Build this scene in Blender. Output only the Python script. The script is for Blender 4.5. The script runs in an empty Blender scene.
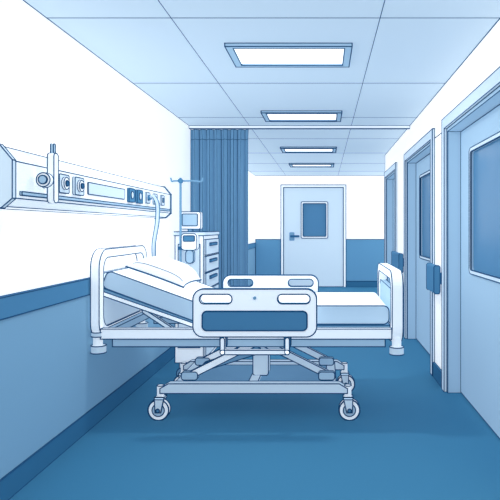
import bpy, bmesh, math
from mathutils import Vector, Matrix
from mathutils.geometry import tessellate_polygon
sc=bpy.context.scene
sc.view_settings.view_transform='Standard'
sc.view_settings.look='None'
FLAT_GLOW=0.32  # default self-glow of non-lamp surfaces, stands in for flat even lighting
def lin(c):
    c/=255.0
    return c/12.92 if c<=0.04045 else ((c+0.055)/1.055)**2.4
def mat(name,rgb,em=FLAT_GLOW,rough=0.75,noise=0.0,metal=0):
    m=bpy.data.materials.new(name); m.use_nodes=True
    nt=m.node_tree; b=nt.nodes['Principled BSDF']
    col=(lin(rgb[0]),lin(rgb[1]),lin(rgb[2]),1)
    b.inputs['Base Color'].default_value=col
    b.inputs['Roughness'].default_value=rough
    b.inputs['Metallic'].default_value=metal
    if 'Specular IOR Level' in b.inputs: b.inputs['Specular IOR Level'].default_value=0.1
    b.inputs['Emission Color'].default_value=col
    b.inputs['Emission Strength'].default_value=em  # surface glows in its own colour to flatten the shading
    if noise>0:
        n=nt.nodes.new('ShaderNodeTexNoise'); n.inputs['Scale'].default_value=3.0
        r=nt.nodes.new('ShaderNodeValToRGB')
        r.color_ramp.elements[0].position=0.35; r.color_ramp.elements[1].position=0.65
        r.color_ramp.elements[0].color=tuple(x*(1-noise) for x in col[:3])+(1,)
        r.color_ramp.elements[1].color=col
        nt.links.new(n.outputs['Fac'],r.inputs['Fac'])
        nt.links.new(r.outputs['Color'],b.inputs['Base Color'])
    return m
M=dict(
 white=mat('white_paint',(252,250,248),0.50),
 offw=mat('off_white_enamel',(240,245,249),0.46),
 pale=mat('pale_blue_enamel',(204,220,232),0.38),
 light=mat('light_blue_laminate',(166,195,216),0.34),
 mid=mat('mid_blue_laminate',(116,158,188),0.3),
 deep=mat('deep_blue_plastic',(76,130,168),0.26),
 dark=mat('dark_blue_plastic',(44,96,138)),
 line=mat('ink_blue_edging',(36,86,126),0.12),
 ceil=mat('ceiling_tile',(196,213,226),0.40,noise=0.02),
 floor=mat('floor_vinyl',(66,128,163),0.2,noise=0.02),
 dado=mat('dado_panel',(128,170,198),0.22,noise=0.02),
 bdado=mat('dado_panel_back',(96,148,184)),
 base=mat('baseboard_blue',(54,112,150),0.2),
 glass=mat('window_glass',(84,134,172),0.24,rough=0.25),
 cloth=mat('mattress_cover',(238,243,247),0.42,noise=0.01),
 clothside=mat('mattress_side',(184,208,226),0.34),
 pillow=mat('pillow_cotton',(240,243,246),0.36,noise=0.01),
 curt=mat('curtain_fabric',(112,156,188),0.30,noise=0.03),
 lamp=mat('lamp_diffuser',(255,255,255),1.2),
)
class G:
    def __init__(s,name,loc,lw=0.0034):
        s.e=bpy.data.objects.new(name,None); s.e.location=loc; s.e.empty_display_size=0.1
        sc.collection.objects.link(s.e); s.loc=Vector(loc); s.lw=lw; s.lines=[]; s.single=False
    def add(s,name,me):
        o=bpy.data.objects.new(name,me); sc.collection.objects.link(o)
        o.parent=s.e; o.matrix_parent_inverse=Matrix.Translation(-s.loc); return o
    def finish(s):
        if s.lines:
            me=linemesh(s.lines); me.materials.append(M['line']); s.add('edging',me)
class S:   # single top-level mesh with edging merged in
    def __init__(s,name,lw=0.004):
        s.name=name; s.lw=lw; s.lines=[]; s.parts=[]
    def add(s,name,me): s.parts.append(me); return None
    def finish(s):
        bm=bmesh.new(); mats=[]
        pl=list(s.parts)
        if s.lines:
            lm=linemesh(s.lines); lm.materials.append(M['line']); pl.append(lm)
        for p in pl:
            off=len(mats); nf=len(bm.faces); bm.from_mesh(p); bm.faces.ensure_lookup_table()
            for f in bm.faces[nf:]: f.material_index+=off
            mats+=list(p.materials)
        me=bpy.data.meshes.new(s.name); bm.to_mesh(me); bm.free()
        for m in mats: me.materials.append(m)
        o=bpy.data.objects.new(s.name,me); sc.collection.objects.link(o); return o
def linemesh(lines):
    V=[];F=[]
    for a,b,r in lines:
        d=b-a; L=d.length
        if L<1e-6: continue
        d/=L; up=Vector((0,0,1)) if abs(d.z)<0.9 else Vector((1,0,0))
        u=d.cross(up).normalized(); w=d.cross(u)
        a2=a-d*r*0.7; b2=b+d*r*0.7; n=len(V)
        for p in (a2,b2):
            for su,sw in ((1,0),(0,1),(-1,0),(0,-1)):
                V.append(p+u*su*r+w*sw*r)
        for i in range(4):
            j=(i+1)%4; F.append((n+i,n+j,n+4+j,n+4+i))
        F.append((n+3,n+2,n+1,n)); F.append((n+4,n+5,n+6,n+7))
    me=bpy.data.meshes.new('edging'); me.from_pydata([tuple(v) for v in V],[],F); return me
def build(g,name,V,F,m,m2=None,sel=None,lines=True,smooth=False,ang=33,lw=None,merge=True,M4=None):
    me=bpy.data.meshes.new(name)
    if M4 is not None: V=[M4@Vector(v) for v in V]
    me.from_pydata([tuple(v) for v in V],[],F)
    bm=bmesh.new(); bm.from_mesh(me)
    if merge: bmesh.ops.remove_doubles(bm,verts=bm.verts,dist=1e-5)
    bmesh.ops.recalc_face_normals(bm,faces=bm.faces)
    if m2 is not None:
        for f in bm.faces:
            if sel(f): f.material_index=1
    if smooth:
        for f in bm.faces: f.smooth=True
    if lines:
        r=lw or g.lw
        for e in bm.edges:
            if len(e.link_faces)==2 and e.calc_face_angle(0)>math.radians(ang):
                g.lines.append((e.verts[0].co.copy(),e.verts[1].co.copy(),r))
            elif len(e.link_faces)==1:
                g.lines.append((e.verts[0].co.copy(),e.verts[1].co.copy(),r))
    bm.to_mesh(me); bm.free()
    me.materials.append(m)
    if m2 is not None: me.materials.append(m2)
    return g.add(name,me)
def box(g,name,x0,x1,y0,y1,z0,z1,m,**k):
    V=[(x,y,z) for x in (x0,x1) for y in (y0,y1) for z in (z0,z1)]
    F=[(0,1,3,2),(4,6,7,5),(0,4,5,1),(2,3,7,6),(0,2,6,4),(1,5,7,3)]
    return build(g,name,V,F,m,**k)
def prism(g,name,loops,axis,t0,t1,m,**k):
    def P(a,b,t):
        return {'Y':(a,t,b),'X':(t,a,b),'Z':(a,b,t)}[axis]
    tris=tessellate_polygon([[Vector((a,b,0)) for a,b in l] for l in loops])
    flat=[p for l in loops for p in l]; n=len(flat)
    V=[P(a,b,t0) for a,b in flat]+[P(a,b,t1) for a,b in flat]
    F=[tuple(t) for t in tris]+[tuple(i+n for i in reversed(t)) for t in tris]
    o=0
    for l in loops:
        c=len(l)
        for i in range(c):
            j=(i+1)%c; F.append((o+i,o+j,n+o+j,n+o+i))
        o+=c
    return build(g,name,V,F,m,**k)
def rr(x0,z0,x1,z1,r,n=6):
    r=min(r,(x1-x0)/2-1e-4,(z1-z0)/2-1e-4); P=[]
    for cx,cz,a in ((x1-r,z1-r,0),(x0+r,z1-r,90),(x0+r,z0+r,180),(x1-r,z0+r,270)):
        for i in range(n+1):
            t=math.radians(a+90*i/n); P.append((cx+r*math.cos(t),cz+r*math.sin(t)))
    return P
def circ(cx,cz,r,n=24): return [(cx+r*math.cos(2*math.pi*i/n),cz+r*math.sin(2*math.pi*i/n)) for i in range(n)]
def arc(c,r,a0,a1,n=6): return [(c[0]+r*math.cos(math.radians(a0+(a1-a0)*i/n)),c[1]+r*math.sin(math.radians(a0+(a1-a0)*i/n))) for i in range(n+1)]
def bar(p,q,w,r=None):
    dx,dz=q[0]-p[0],q[1]-p[1]; L=math.hypot(dx,dz); a=math.atan2(dz,dx)
    pts=rr(-w/2,-w/2,L+w/2,w/2,(w/2-1e-4) if r is None else r)
    return [(p[0]+x*math.cos(a)-z*math.sin(a),p[1]+x*math.sin(a)+z*math.cos(a)) for x,z in pts]
def tube(g,name,pts,r,m,n=12,lines=False):
    pts=[Vector(p) for p in pts]; V=[];F=[]; u=None
    for i,p in enumerate(pts):
        d=(pts[min(i+1,len(pts)-1)]-pts[max(i-1,0)]).normalized()
        if u is None:
            up=Vector((0,0,1)) if abs(d.z)<0.9 else Vector((1,0,0)); u=d.cross(up).normalized()
        else: u=(u-d*u.dot(d)).normalized()
        w=d.cross(u)
        for k in range(n):
            t=2*math.pi*k/n; V.append(p+u*r*math.cos(t)+w*r*math.sin(t))
    for i in range(len(pts)-1):
        for k in range(n):
            j=(k+1)%n; F.append((i*n+k,i*n+j,(i+1)*n+j,(i+1)*n+k))
    F.append(tuple(reversed(range(n)))); F.append(tuple((len(pts)-1)*n+k for k in range(n)))
    return build(g,name,V,F,m,lines=lines,smooth=False,ang=50)
def spline(P,n=10):
    P=[Vector(p) for p in P]; P=[2*P[0]-P[1]]+P+[2*P[-1]-P[-2]]; out=[]
    for i in range(1,len(P)-2):
        for k in range(n):
            t=k/n; a,b,c,d=P[i-1],P[i],P[i+1],P[i+2]
            out.append(0.5*((2*b)+(c-a)*t+(2*a-5*b+4*c-d)*t*t+(3*b-a-3*c+d)*t**3))
    out.append(P[-2]); return out

# ---------------- room ----------------
XL,XR,YB,ZC=-1.65,1.05,13.3,2.65
Y0=-1.2; XW=1.65; YW=9.6
s=S('floor'); box(s,'f',XL-.2,XW+.2,Y0,YB+.15,-.1,0,M['floor'],lines=False); s.finish()
s=S('ceiling',0.0045); box(s,'c',XL-.2,XW+.2,Y0,YB+.15,ZC,ZC+.1,M['ceil'],lines=False)
for x in (-.91,.334):
    s.lines.append((Vector((x,Y0,ZC)),Vector((x,YB,ZC)),0.0026))
y=1.83
while y<YB:
    s.lines.append((Vector((XL,y,ZC)),Vector((XW,y,ZC)),0.003)); y+=1.5
s.finish()
s=S('wall_left',0.005); box(s,'w',XL-.15,XL,Y0,YB,0,ZC,M['white'],lines=False)
s.lines.append((Vector((XL,Y0,ZC)),Vector((XL,YB,ZC)),0.004)); s.finish()
s=S('wall_back',0.009); box(s,'w',XL-.15,XW+.15,YB,YB+.15,0,ZC,M['white']); s.finish()
openings=[(3.1,4.78),(5.39,7.08),(8.12,9.42)]; DT=2.25
loop=[(Y0,0)]
for a,b in openings: loop+=[(a,0),(a,DT),(b,DT),(b,0)]
loop+=[(YW,0),(YW,ZC),(Y0,ZC)]
s=S('wall_right',0.005); prism(s,'w',[loop],'X',XR,XR+.2,M['white']); 
box(s,'ret',XR+.2,XW,YW-.2,YW,0,ZC,M['white'],lines=False)
box(s,'far',XW,XW+.15,YW-.2,YB,0,ZC,M['white'],lines=False); s.finish()
s=S('trim_1',0.004); box(s,'p',XL,XL+.018,Y0,YB,.13,.94,M['dado'])
box(s,'cap',XL,XL+.03,Y0,YB,.94,1.05,M['deep']); s.finish()
s=S('baseboard_left',0.004); box(s,'b',XL,XL+.025,Y0,YB,0,.13,M['base']); s.finish()
s=S('trim_2',0.008)
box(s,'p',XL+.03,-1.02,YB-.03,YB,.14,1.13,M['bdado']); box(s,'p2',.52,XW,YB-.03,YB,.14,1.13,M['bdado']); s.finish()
s=S('baseboard_back',0.008)
box(s,'p',XL+.03,-1.02,YB-.04,YB,0,.14,M['base']); box(s,'p2',.52,XW,YB-.04,YB,0,.14,M['base']); s.finish()
s=S('baseboard_right',0.004)
for a,b in ((Y0,3.0),(4.88,5.29),(7.18,8.04),(9.5,YW)): box(s,'b',XR-.02,XR,a,b,0,.13,M['base'])
s.finish()
for i,(a,b) in enumerate(openings):
    g=G('door_%d'%(i+1),(XR+.1,(a+b)/2,0),0.004 if i<1 else 0.0055)
    w=.09
    fr=[(a-w,0),(a-w,DT+w),(b+w,DT+w),(b+w,0),(b,0),(b,DT),(a,DT),(a,0)]
    prism(g,'casing',[fr],'X',XR-.025,XR-.001,M['pale'])
    j=.03
    jl=[(a,0),(a,DT),(b,DT),(b,0),(b-j,0),(b-j,DT-j),(a+j,DT-j),(a+j,0)]
    prism(g,'jamb',[jl],'X',XR,XR+.19,M['light'])
    wa,wb=a+.42,b-.37
    leaf=[(a+j+.005,.01),(a+j+.005,DT-j-.005),(b-j-.005,DT-j-.005),(b-j-.005,.01)]
    hole=rr(wa,1.07,wb,2.0,.03)
    prism(g,'leaf',[leaf,hole],'X',XR+.11,XR+.15,M['light'])
    prism(g,'glazing_bead',[rr(wa-.03,1.04,wb+.03,2.03,.05),hole],'X',XR+.1,XR+.11,M['pale'])
    box(g,'glass',XR+.125,XR+.135,wa-.01,wb+.01,1.06,2.01,M['glass'],lines=False)
    # lever sits on the near (latch) side of each leaf
    prism(g,'handle_plate',[rr(a+.12,.95,a+.17,1.12,.01)],'X',XR+.095,XR+.11,M['offw'])
    prism(g,'lever',[rr(a+.13,1.02,a+.28,1.045,.01)],'X',XR+.06,XR+.08,M['offw'])
    prism(g,'lever_neck',[circ(a+.145,1.032,.011,12)],'X',XR+.08,XR+.095,M['offw'],lines=False)
    g.finish()
for a,b in ((4.92,5.27),(7.22,8.0)):
    s=S('wall_handrail',0.004)
    prism(s,'r',[rr(XR-.085,.82,XR-.03,1.07,.02)],'Y',a,b,M['deep'])
    box(s,'m',XR-.03,XR,a+.04,b-.04,.9,1.0,M['dark'],lines=False); s.finish()
g=G('door_4',(-.25,YB-.03,0),0.009)
prism(g,'casing',[[(-1.02,0),(-1.02,2.42),(.52,2.42),(.52,0),(.46,0),(.46,2.36),(-.96,2.36),(-.96,0)]],'Y',YB-.06,YB,M['offw'])
hole=rr(-.5,1.2,.05,1.98,.03)
prism(g,'leaf',[[(-.96,.01),(-.96,2.36),(.46,2.36),(.46,.01)],hole],'Y',YB-.04,YB-.001,M['pale'])
prism(g,'glazing_bead',[rr(-.54,1.16,.09,2.02,.03),hole],'Y',YB-.055,YB-.04,M['offw'])
prism(g,'glass',[hole],'Y',YB-.02,YB-.015,M['glass'],lines=False)
prism(g,'handle_plate',[rr(-.82,1.1,-.7,1.3,.02)],'Y',YB-.055,YB-.04,M['mid'],lines=False)
prism(g,'lever',[rr(-.8,1.18,-.58,1.23,.02)],'Y',YB-.09,YB-.055,M['dark'],lines=False)
g.finish()
for yc,lw in ((4.02,.004),(6.2,.006),(8.85,.008),(11.0,.009)):
    x0,x1,y0,y1=-.67,.19,yc-.24,yc+.24
    g=G('ceiling_light',(-.24,yc,ZC),lw)
    prism(g,'frame',[[(x0,y0),(x1,y0),(x1,y1),(x0,y1)],[(x0+.05,y0+.04),(x1-.05,y0+.04),(x1-.05,y1-.04),(x0+.05,y1-.04)]],'Z',ZC-.025,ZC-.001,M['light'])
    box(g,'diffuser',x0+.05,x1-.05,y0+.04,y1-.04,ZC-.012,ZC-.002,M['lamp'],lines=False)
    g.finish()
    L=bpy.data.lights.new('ceiling_light_lamp','AREA'); L.shape='RECTANGLE'; L.size=.22; L.size_y=.12
    L.energy={4.02:15,6.2:3,8.85:5,11.0:8}[yc]; L.color=(1,.97,.93)
    o=bpy.data.objects.new('lamp',L); sc.collection.objects.link(o); o.parent=g.e; o.location=(0,0,-.03)

# ---------------- curtain ----------------
s=S('curtain_rail',0.005); box(s,'r',XL+.001,XR-.001,6.83,6.87,ZC-.035,ZC-.001,M['offw']); s.finish()
g=G('privacy_curtain',(-1.29,6.85,.3),0.0048)
xa,xb=-1.63,-.915; nf=8; N=nf*12; zt,zb=ZC-.047,.30
V=[];F=[]; rows=[(zt,.6),(zt-.12,.8),(1.4,1.0),(zb,1.15)]
for z,am in rows:
    for i in range(N+1):
        t=i/N; ph=2*math.pi*nf*t+0.9*math.sin(5*t)
        V.append((xa+(xb-xa)*t+.014*am*math.sin(ph*2),6.85+.055*am*math.sin(ph),z))
n1=N+1
for r in range(len(rows)-1):
    for i in range(N): F.append((r*n1+i,r*n1+i+1,(r+1)*n1+i+1,(r+1)*n1+i))
o=build(g,'fabric',V,F,M['curt'],lines=False,smooth=True,merge=False)
for k in range(0,N+1,6):
    for r in range(len(rows)-1):
        g.lines.append((Vector(V[r*n1+k]),Vector(V[(r+1)*n1+k]),0.004))
for r in (0,1,3):
    for i in range(N): g.lines.append((Vector(V[r*n1+i]),Vector(V[r*n1+i+1]),0.003))
g.finish()

# ---------------- hospital bed ----------------
g=G('hospital_bed',(-.53,4.37,0),0.004)
bx0,bx1=-1.61,.545; by0,by1=3.86,4.90
out=rr(by0,.62,by1,1.25,.13,8)
prism(g,'headboard_frame',[out,rr(by0+.075,.70,by1-.075,1.19,.09,8)],'X',bx0,bx0+.06,M['offw'])
prism(g,'headboard_panel',[rr(by0+.07,.70,by1-.07,1.08,.05)],'X',bx0+.012,bx0+.048,M['pale'])
for yy in (by0+.055,by1-.055):
    prism(g,'head_post',[circ(bx0+.03,yy,.032,16)],'Z',.56,.70,M['offw'])
    prism(g,'head_bumper',[circ(bx0+.035,yy,.05,20)],'Z',.53,.58,M['pale'])
    prism(g,'head_bumper_top',[circ(bx0+.035,yy,.048,20)],'Z',.645,.675,M['pale'])
out=rr(by0,.60,by1,1.10,.12,8)
prism(g,'footboard_frame',[out,rr(by0+.07,.70,by1-.07,1.04,.08,8)],'X',bx1-.075,bx1,M['offw'])
prism(g,'footboard_panel',[rr(by0+.065,.70,by1-.065,.96,.05)],'X',bx1-.06,bx1-.015,M['light'])
for yy in (by0+.055,by1-.055):
    prism(g,'foot_post',[circ(bx1-.037,yy,.032,16)],'Z',.55,.66,M['offw'])
    prism(g,'foot_bumper',[circ(bx1-.037,yy,.05,20)],'Z',.52,.57,M['pale'])
for nm,yy in (('side_beam_near',by0+.02),('side_beam_far',by1-.07)):
    box(g,nm,bx0+.06,bx1-.075,yy,yy+.05,.63,.70,M['offw'])
    box(g,nm+'_lower',bx0+.14,bx1-.12,yy+.01,yy+.045,.575,.63,M['light'])
for i,xx in enumerate((bx0+.06,-.9,-.4,bx1-.125)):
    box(g,'cross_beam_%d'%i,xx,xx+.05,by0+.07,by1-.07,.63,.685,M['light'])
box(g,'deck',-.86,bx1-.08,by0+.08,by1-.08,.695,.715,M['mid'])
ax,az=-.84,.85
hx,hz=-1.53,1.10
sl=math.atan2(hz-az,ax-hx)
nx,nz=math.sin(sl),math.cos(sl)
th=.125
sd=math.degrees(sl); r=.04
fx=bx1-.085
dx,dz=math.cos(sl),-math.sin(sl)
tc=(hx+dx*r-nx*r,hz+dz*r-nz*r); bc=(hx+dx*r-nx*(th-r),hz+dz*r-nz*(th-r))
prof=arc((fx-r,az-r),r,90,0)+arc((fx-r,.72+r),r,0,-90)+[(ax-.02,.72)]+arc(bc,r,270-sd,180-sd)+arc(tc,r,180-sd,90-sd)
prof+=[(ax-.10,az+.10*math.tan(sl)),(ax-.04,az+.03*math.tan(sl)+.004),(ax+.03,az)]
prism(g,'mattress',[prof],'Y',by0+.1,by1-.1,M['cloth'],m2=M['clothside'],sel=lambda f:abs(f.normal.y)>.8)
p0=(hx-nx*(th+.018),hz-nz*(th+.018)); p1=(ax-nx*(th+.018)+.0,az-nz*(th+.018))
prism(g,'backrest_board',[bar(p0,p1,.034,.012)],'Y',by0+.085,by1-.085,M['mid'])
for yy in (by0+.075,by1-.105):
    prism(g,'backrest_rail',[bar((p0[0]+.01,p0[1]-.022),(p1[0],p1[1]-.01),.03)],'Y',yy,yy+.03,M['offw'])
    prism(g,'backrest_strut',[bar((-1.28,p1[1]+.09),(-1.06,.66),.028)],'Y',yy+.05,yy+.08,M['pale'])
# pillow: plump, lying on the raised backrest
n=20; V=[];F=[]
A,B,H=.22,.29,.11
R=Matrix(((dx,0,nx),(0,1,0),(dz,0,nz)))
pc=Vector((-1.24,4.33,0)); zs=hz-(pc.x-hx)*math.tan(sl); C=Vector((pc.x,pc.y,zs))+Vector((nx,0,nz))*(.055)
def pp(i,j,sg):
    u=math.sin(math.pi/2*(2*i/n-1)); v=math.sin(math.pi/2*(2*j/n-1))
    h=H*((1-u**4)*(1-v**4))**.6
    if sg<0: h*=.48
    x=A*u*(1-.12*(1-v*v)) ; yv=B*v*(1-.08*(1-u*u))
    return C+R@Vector((x,yv,sg*h))
for sg in (1,-1):
    for i in range(n+1):
        for j in range(n+1): V.append(pp(i,j,sg))
o2=(n+1)**2
for b in (0,o2):
    for i in range(n):
        for j in range(n):
            F.append((b+i*(n+1)+j,b+i*(n+1)+j+1,b+(i+1)*(n+1)+j+1,b+(i+1)*(n+1)+j))
build(g,'pillow',V,F,M['pillow'],lines=False,smooth=True)
rim=[pp(i,0,1) for i in range(n+1)]+[pp(n,j,1) for j in range(n+1)]+[pp(i,n,1) for i in range(n,-1,-1)]+[pp(0,j,1) for j in range(n,-1,-1)]
for a,b in zip(rim,rim[1:]): g.lines.append((a,b,.006))
# gusset piping and crease folds running over the pillow
for j in (3,n-3):
    for i in range(3,n-3): g.lines.append((pp(i,j,1),pp(i+1,j,1),.0028))
def siderail(nm,y0,y1,side):
    X0,X1=-.89,-.05; Z0,Z1=.66,.985
    outer=rr(X0,Z0,X1,Z1,.07,8)
    h1=rr(X0+.045,Z1-.10,X0+.265,Z1-.035,.03); h2=rr(X1-.265,Z1-.10,X1-.045,Z1-.035,.03)
    prism(g,nm+'_plate',[outer,h1,h2],'Y',y0,y1,M['offw'],lw=.0045)
    yf=(y0-.008,y0) if side<0 else (y1,y1+.008)
    prism(g,nm+'_panel',[rr(X0+.065,Z0+.045,X1-.065,Z0+.175,.03)],'Y',*yf,M['deep'],lw=.005)
    prism(g,nm+'_button',[circ((X0+X1)/2,Z1-.06,.012,12)],'Y',*yf,M['mid'],lines=False)
    ya,yb=(y1,y1+.03) if side<0 else (y0-.03,y0)
    for xx in (X0+.2,X1-.2):
        prism(g,nm+'_arm',[bar((xx,.60),(xx,.72),.045)],'Y',ya,yb,M['pale'])
        prism(g,nm+'_hook',[bar((xx,.555),(xx+.0,.64),.03)],'Y',y0,y1,M['offw'])
    prism(g,nm+'_link_bar',[bar((X0+.2,.555),(X1-.2,.555),.03)],'Y',y0,y1,M['offw'])
siderail('near_rail',3.80,3.835,-1)
siderail('far_rail',4.925,4.96,1)
for yy in (4.17,4.62):
    prism(g,'lift_arm',[bar((-1.0,.30),(-.40,.60),.05)],'Y',yy,yy+.035,M['offw'])
    prism(g,'lift_arm',[bar((.02,.30),(-.58,.60),.05)],'Y',yy+.04,yy+.075,M['pale'])
    prism(g,'lift_shoe',[rr(-1.06,.27,-.94,.33,.02)],'Y',yy-.01,yy+.03,M['light'])
    prism(g,'lift_shoe',[rr(-.04,.27,.08,.33,.02)],'Y',yy-.01,yy+.03,M['light'])
box(g,'lift_top',-.72,-.24,4.1,4.72,.575,.60,M['light'])
prism(g,'column',[rr(-.55,.26,-.43,.58,.02)],'Y',4.33,4.45,M['pale'])
prism(g,'actuator',[bar((-.9,.34),(-.52,.46),.06)],'Y',4.30,4.33,M['mid'])
bx0b,bx1b=-1.19,.17
for nm,yy in (('base_beam_near',4.06),('base_beam_far',4.74)):
    prism(g,nm,[[(bx0b,.20),(bx1b,.20),(bx1b,.235),(bx1b-.06,.27),(bx0b+.06,.27),(bx0b,.235)]],'Y',yy,yy+.07,M['pale'])
for xx in (-1.10,-.56,.02):
    box(g,'base_cross',xx,xx+.07,4.13,4.74,.205,.262,M['pale'])
box(g,'base_tray',-1.03,.02,4.13,4.74,.225,.24,M['mid'])
for xx in (bx0b-.005,bx1b+.005):
    for yy in (4.095,4.775):
        prism(g,'caster_stem',[circ(xx,yy,.025,16)],'Z',.165,.25,M['offw'])
        sg=-1 if xx<0 else 1
        prism(g,'caster_fork',[[(xx-.035,.17),(xx+.035,.17),(xx+sg*.01+.02,.06),(xx+sg*.01-.02,.06)]],'Y',yy-.036,yy-.026,M['pale'])
        prism(g,'caster_fork',[[(xx-.035,.17),(xx+.035,.17),(xx+sg*.01+.02,.06),(xx+sg*.01-.02,.06)]],'Y',yy+.026,yy+.036,M['pale'])
        box(g,'caster_crown',xx-.035,xx+.035,yy-.036,yy+.036,.155,.17,M['pale'])
        prism(g,'caster_wheel',[circ(xx+sg*.01,.075,.075,28)],'Y',yy-.022,yy+.022,M['offw'],lw=.0055)
        prism(g,'caster_hub',[circ(xx+sg*.01,.075,.045,24)],'Y',yy-.026,yy+.026,M['light'])
        prism(g,'caster_axle',[circ(xx+sg*.01,.075,.014,12)],'Y',yy-.04,yy+.04,M['deep'])
g.finish()

# ---------------- bedhead service unit ----------------
g=G('bedhead_service_panel',(XL,4.08,1.65),0.0032)
xf=-1.50; ya,yb=2.71,5.45
def hprof(e):
    a=XL+.001
    return [(a,1.50-e),(-1.545,1.505-e),(xf+e,1.545-e*.3),(xf+e,1.725+e*.3),(-1.555,1.795+e),(a,1.80+e)]
prism(g,'housing',[hprof(0)],'Y',ya,yb,M['offw'])
prism(g,'end_cap',[hprof(.008)],'Y',ya-.03,ya,M['pale'])
prism(g,'end_cap',[hprof(.008)],'Y',yb,yb+.03,M['light'])
def onp(nm,y0,y1,z0,z1,m,t=.012,r=.01,b=0,**k):
    prism(g,nm,[rr(y0,z0,y1,z1,r)],'X',xf+b,xf+b+t,m,**k)
onp('equipment_rail',ya+.05,yb-.05,1.562,1.58,M['light'],.012,.004)
onp('outlet_strip',3.55,4.2,1.615,1.69,M['pale'],.006,.01)
for yy in (3.2,3.40):
    onp('gas_outlet_plate',yy-.06,yy+.06,1.60,1.705,M['pale'],.016)
    prism(g,'gas_outlet_ring',[circ(yy,1.655,.034,20)],'X',xf+.016,xf+.03,M['offw'])
    prism(g,'gas_outlet_socket',[circ(yy,1.655,.016,14)],'X',xf+.03,xf+.035,M['dark'])
for yy in (4.33,4.52):
    onp('power_socket',yy-.065,yy+.065,1.60,1.705,M['deep'],.016)
    prism(g,'socket_well',[circ(yy,1.655,.028,16)],'X',xf+.016,xf+.02,M['pale'])
for yy in (4.74,4.95,5.17):
    onp('switch_plate',yy-.05,yy+.05,1.61,1.70,M['pale'],.012)
    onp('switch',yy-.015,yy+.015,1.635,1.675,M['mid'],.006,.004,.012)
prism(g,'flowmeter_mount',[circ(3.0,1.655,.04,20)],'X',xf,xf+.02,M['pale'])
prism(g,'flowmeter_body',[rr(2.975,1.535,3.025,1.80,.02)],'X',xf+.03,xf+.065,M['offw'])
prism(g,'flowmeter_tip',[rr(2.988,1.80,3.012,1.85,.008)],'X',xf+.04,xf+.056,M['light'])
tube(g,'flowmeter_neck',[(xf+.01,3.0,1.655),(xf+.04,3.0,1.655)],.014,M['light'])
tube(g,'flowmeter_side_arm',[(xf+.048,3.0,1.65),(xf+.048,2.93,1.65)],.011,M['pale'])
prism(g,'flowmeter_dial',[circ(xf+.048,1.65,.036,24)],'Y',2.895,2.93,M['offw'])
prism(g,'flowmeter_dial_face',[circ(xf+.048,1.65,.022,20)],'Y',2.888,2.895,M['light'])
# white supply hose looping out of its plug and down behind the headboard, plus thin call cord
hp=spline([(xf+.02,4.74,1.655),(xf+.06,4.72,1.67),(xf+.095,4.72,1.60),(xf+.085,4.75,1.45),(xf+.03,4.84,1.27),(xf-.02,5.0,1.10),(xf-.05,5.04,.9)])
tube(g,'hose',hp,.012,M['pale'],n=8)
for k in (0,4):   # printed stripe piping along hose sides
    pass
tube(g,'hose_plug',[(xf+.01,4.74,1.655),(xf+.035,4.735,1.66)],.022,M['deep'])
hp=[p+Vector((.016,0,0)) for p in hp[2:]]
tube(g,'call_cord',hp,.004,M['deep'],n=6)
hp=[p-Vector((.032,0,0)) for p in hp]
tube(g,'sensor_cord',hp,.004,M['deep'],n=6)
g.finish()

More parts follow.
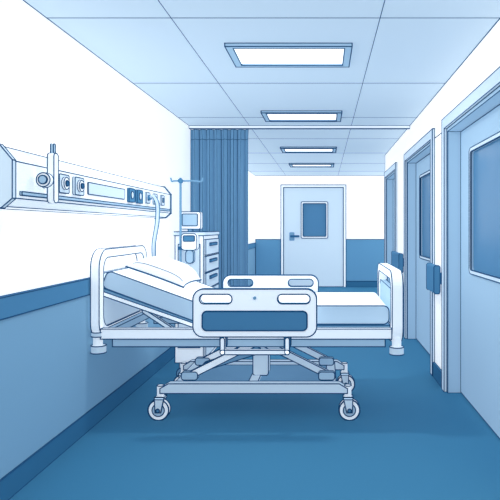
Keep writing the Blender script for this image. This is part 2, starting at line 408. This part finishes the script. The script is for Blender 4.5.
# ---------------- medical cart ----------------
g=G('medical_cart',(-1.23,5.5,0),0.0042)
cx0,cx1,cy0,cy1=-1.37,-1.11,5.15,5.86
box(g,'body',cx0,cx1,cy0,cy1,.16,1.33,M['offw'])
prism(g,'top',[rr(cx0-.015,cy0-.015,cx1+.015,cy1+.015,.03)],'Z',1.33,1.365,M['pale'])
box(g,'side_recess',cx0+.03,cx1-.03,cy0-.006,cy0,.3,1.25,M['pale'])
zz=.2
for k in range(7):
    box(g,'drawer_front_%d'%(k+1),cx1,cx1+.015,cy0+.04,cy1-.04,zz,zz+.145,M['pale'])
    box(g,'drawer_handle_%d'%(k+1),cx1+.015,cx1+.03,cy0+.2,cy1-.2,zz+.085,zz+.11,M['deep'])
    zz+=.158
for xx in (cx0+.05,cx1-.05):
    for yy in (cy0+.06,cy1-.06):
        prism(g,'caster_wheel',[circ(xx,.05,.05,20)],'Y',yy-.015,yy+.015,M['mid'])
        box(g,'caster_fork',xx-.02,xx+.02,yy-.02,yy+.02,.1,.16,M['pale'])
box(g,'monitor_stand',-1.27,-1.23,cy0+.08,cy0+.12,1.365,1.40,M['mid'])
prism(g,'monitor_case',[rr(-1.33,1.39,-1.14,1.55,.02)],'Y',cy0+.03,cy0+.1,M['offw'])
prism(g,'monitor_screen',[rr(-1.31,1.42,-1.17,1.53,.01)],'Y',cy0+.024,cy0+.03,M['light'])
prism(g,'pump_body',[rr(-1.29,1.20,-1.15,1.35,.03)],'Y',cy0-.09,cy0-.006,M['offw'])
prism(g,'pump_screen',[rr(-1.27,1.28,-1.17,1.33,.01)],'Y',cy0-.096,cy0-.09,M['deep'])
prism(g,'pump_bottle',[rr(-1.255,1.08,-1.185,1.20,.03)],'Y',cy0-.07,cy0-.02,M['light'])
px,py=-1.31,cy0-.035
tube(g,'iv_pole',[(px,py,.85),(px,py,1.86)],.011,M['mid'])
for z in (.95,1.2): box(g,'pole_clamp',px-.02,px+.02,py-.015,cy0-.004,z,z+.03,M['dark'],lines=False)
tube(g,'iv_crossbar',spline([(px-.09,py,1.86),(px-.08,py,1.825),(px-.06,py,1.83),(px,py,1.83),(px+.12,py,1.83),(px+.19,py,1.825),(px+.20,py,1.86)],6),.008,M['mid'])
prism(g,'pole_knob',[circ(px,1.83,.022,14)],'Y',py-.02,py+.02,M['deep'],lines=False)
g.finish()

# ---------------- world, camera ----------------
w=bpy.data.worlds.new('ambient'); sc.world=w; w.use_nodes=True
w.node_tree.nodes['Background'].inputs[0].default_value=(1,.97,.94,1)
w.node_tree.nodes['Background'].inputs[1].default_value=.2
cam=bpy.data.cameras.new('camera'); co=bpy.data.objects.new('camera',cam); sc.collection.objects.link(co)
co.location=(0,0,1.4); co.rotation_euler=(math.pi/2,0,0)
cam.sensor_width=36; cam.lens=560/500*36
cam.shift_x=-(324-250)/500; cam.shift_y=-(250-228)/500
cam.clip_start=.05
sc.camera=co
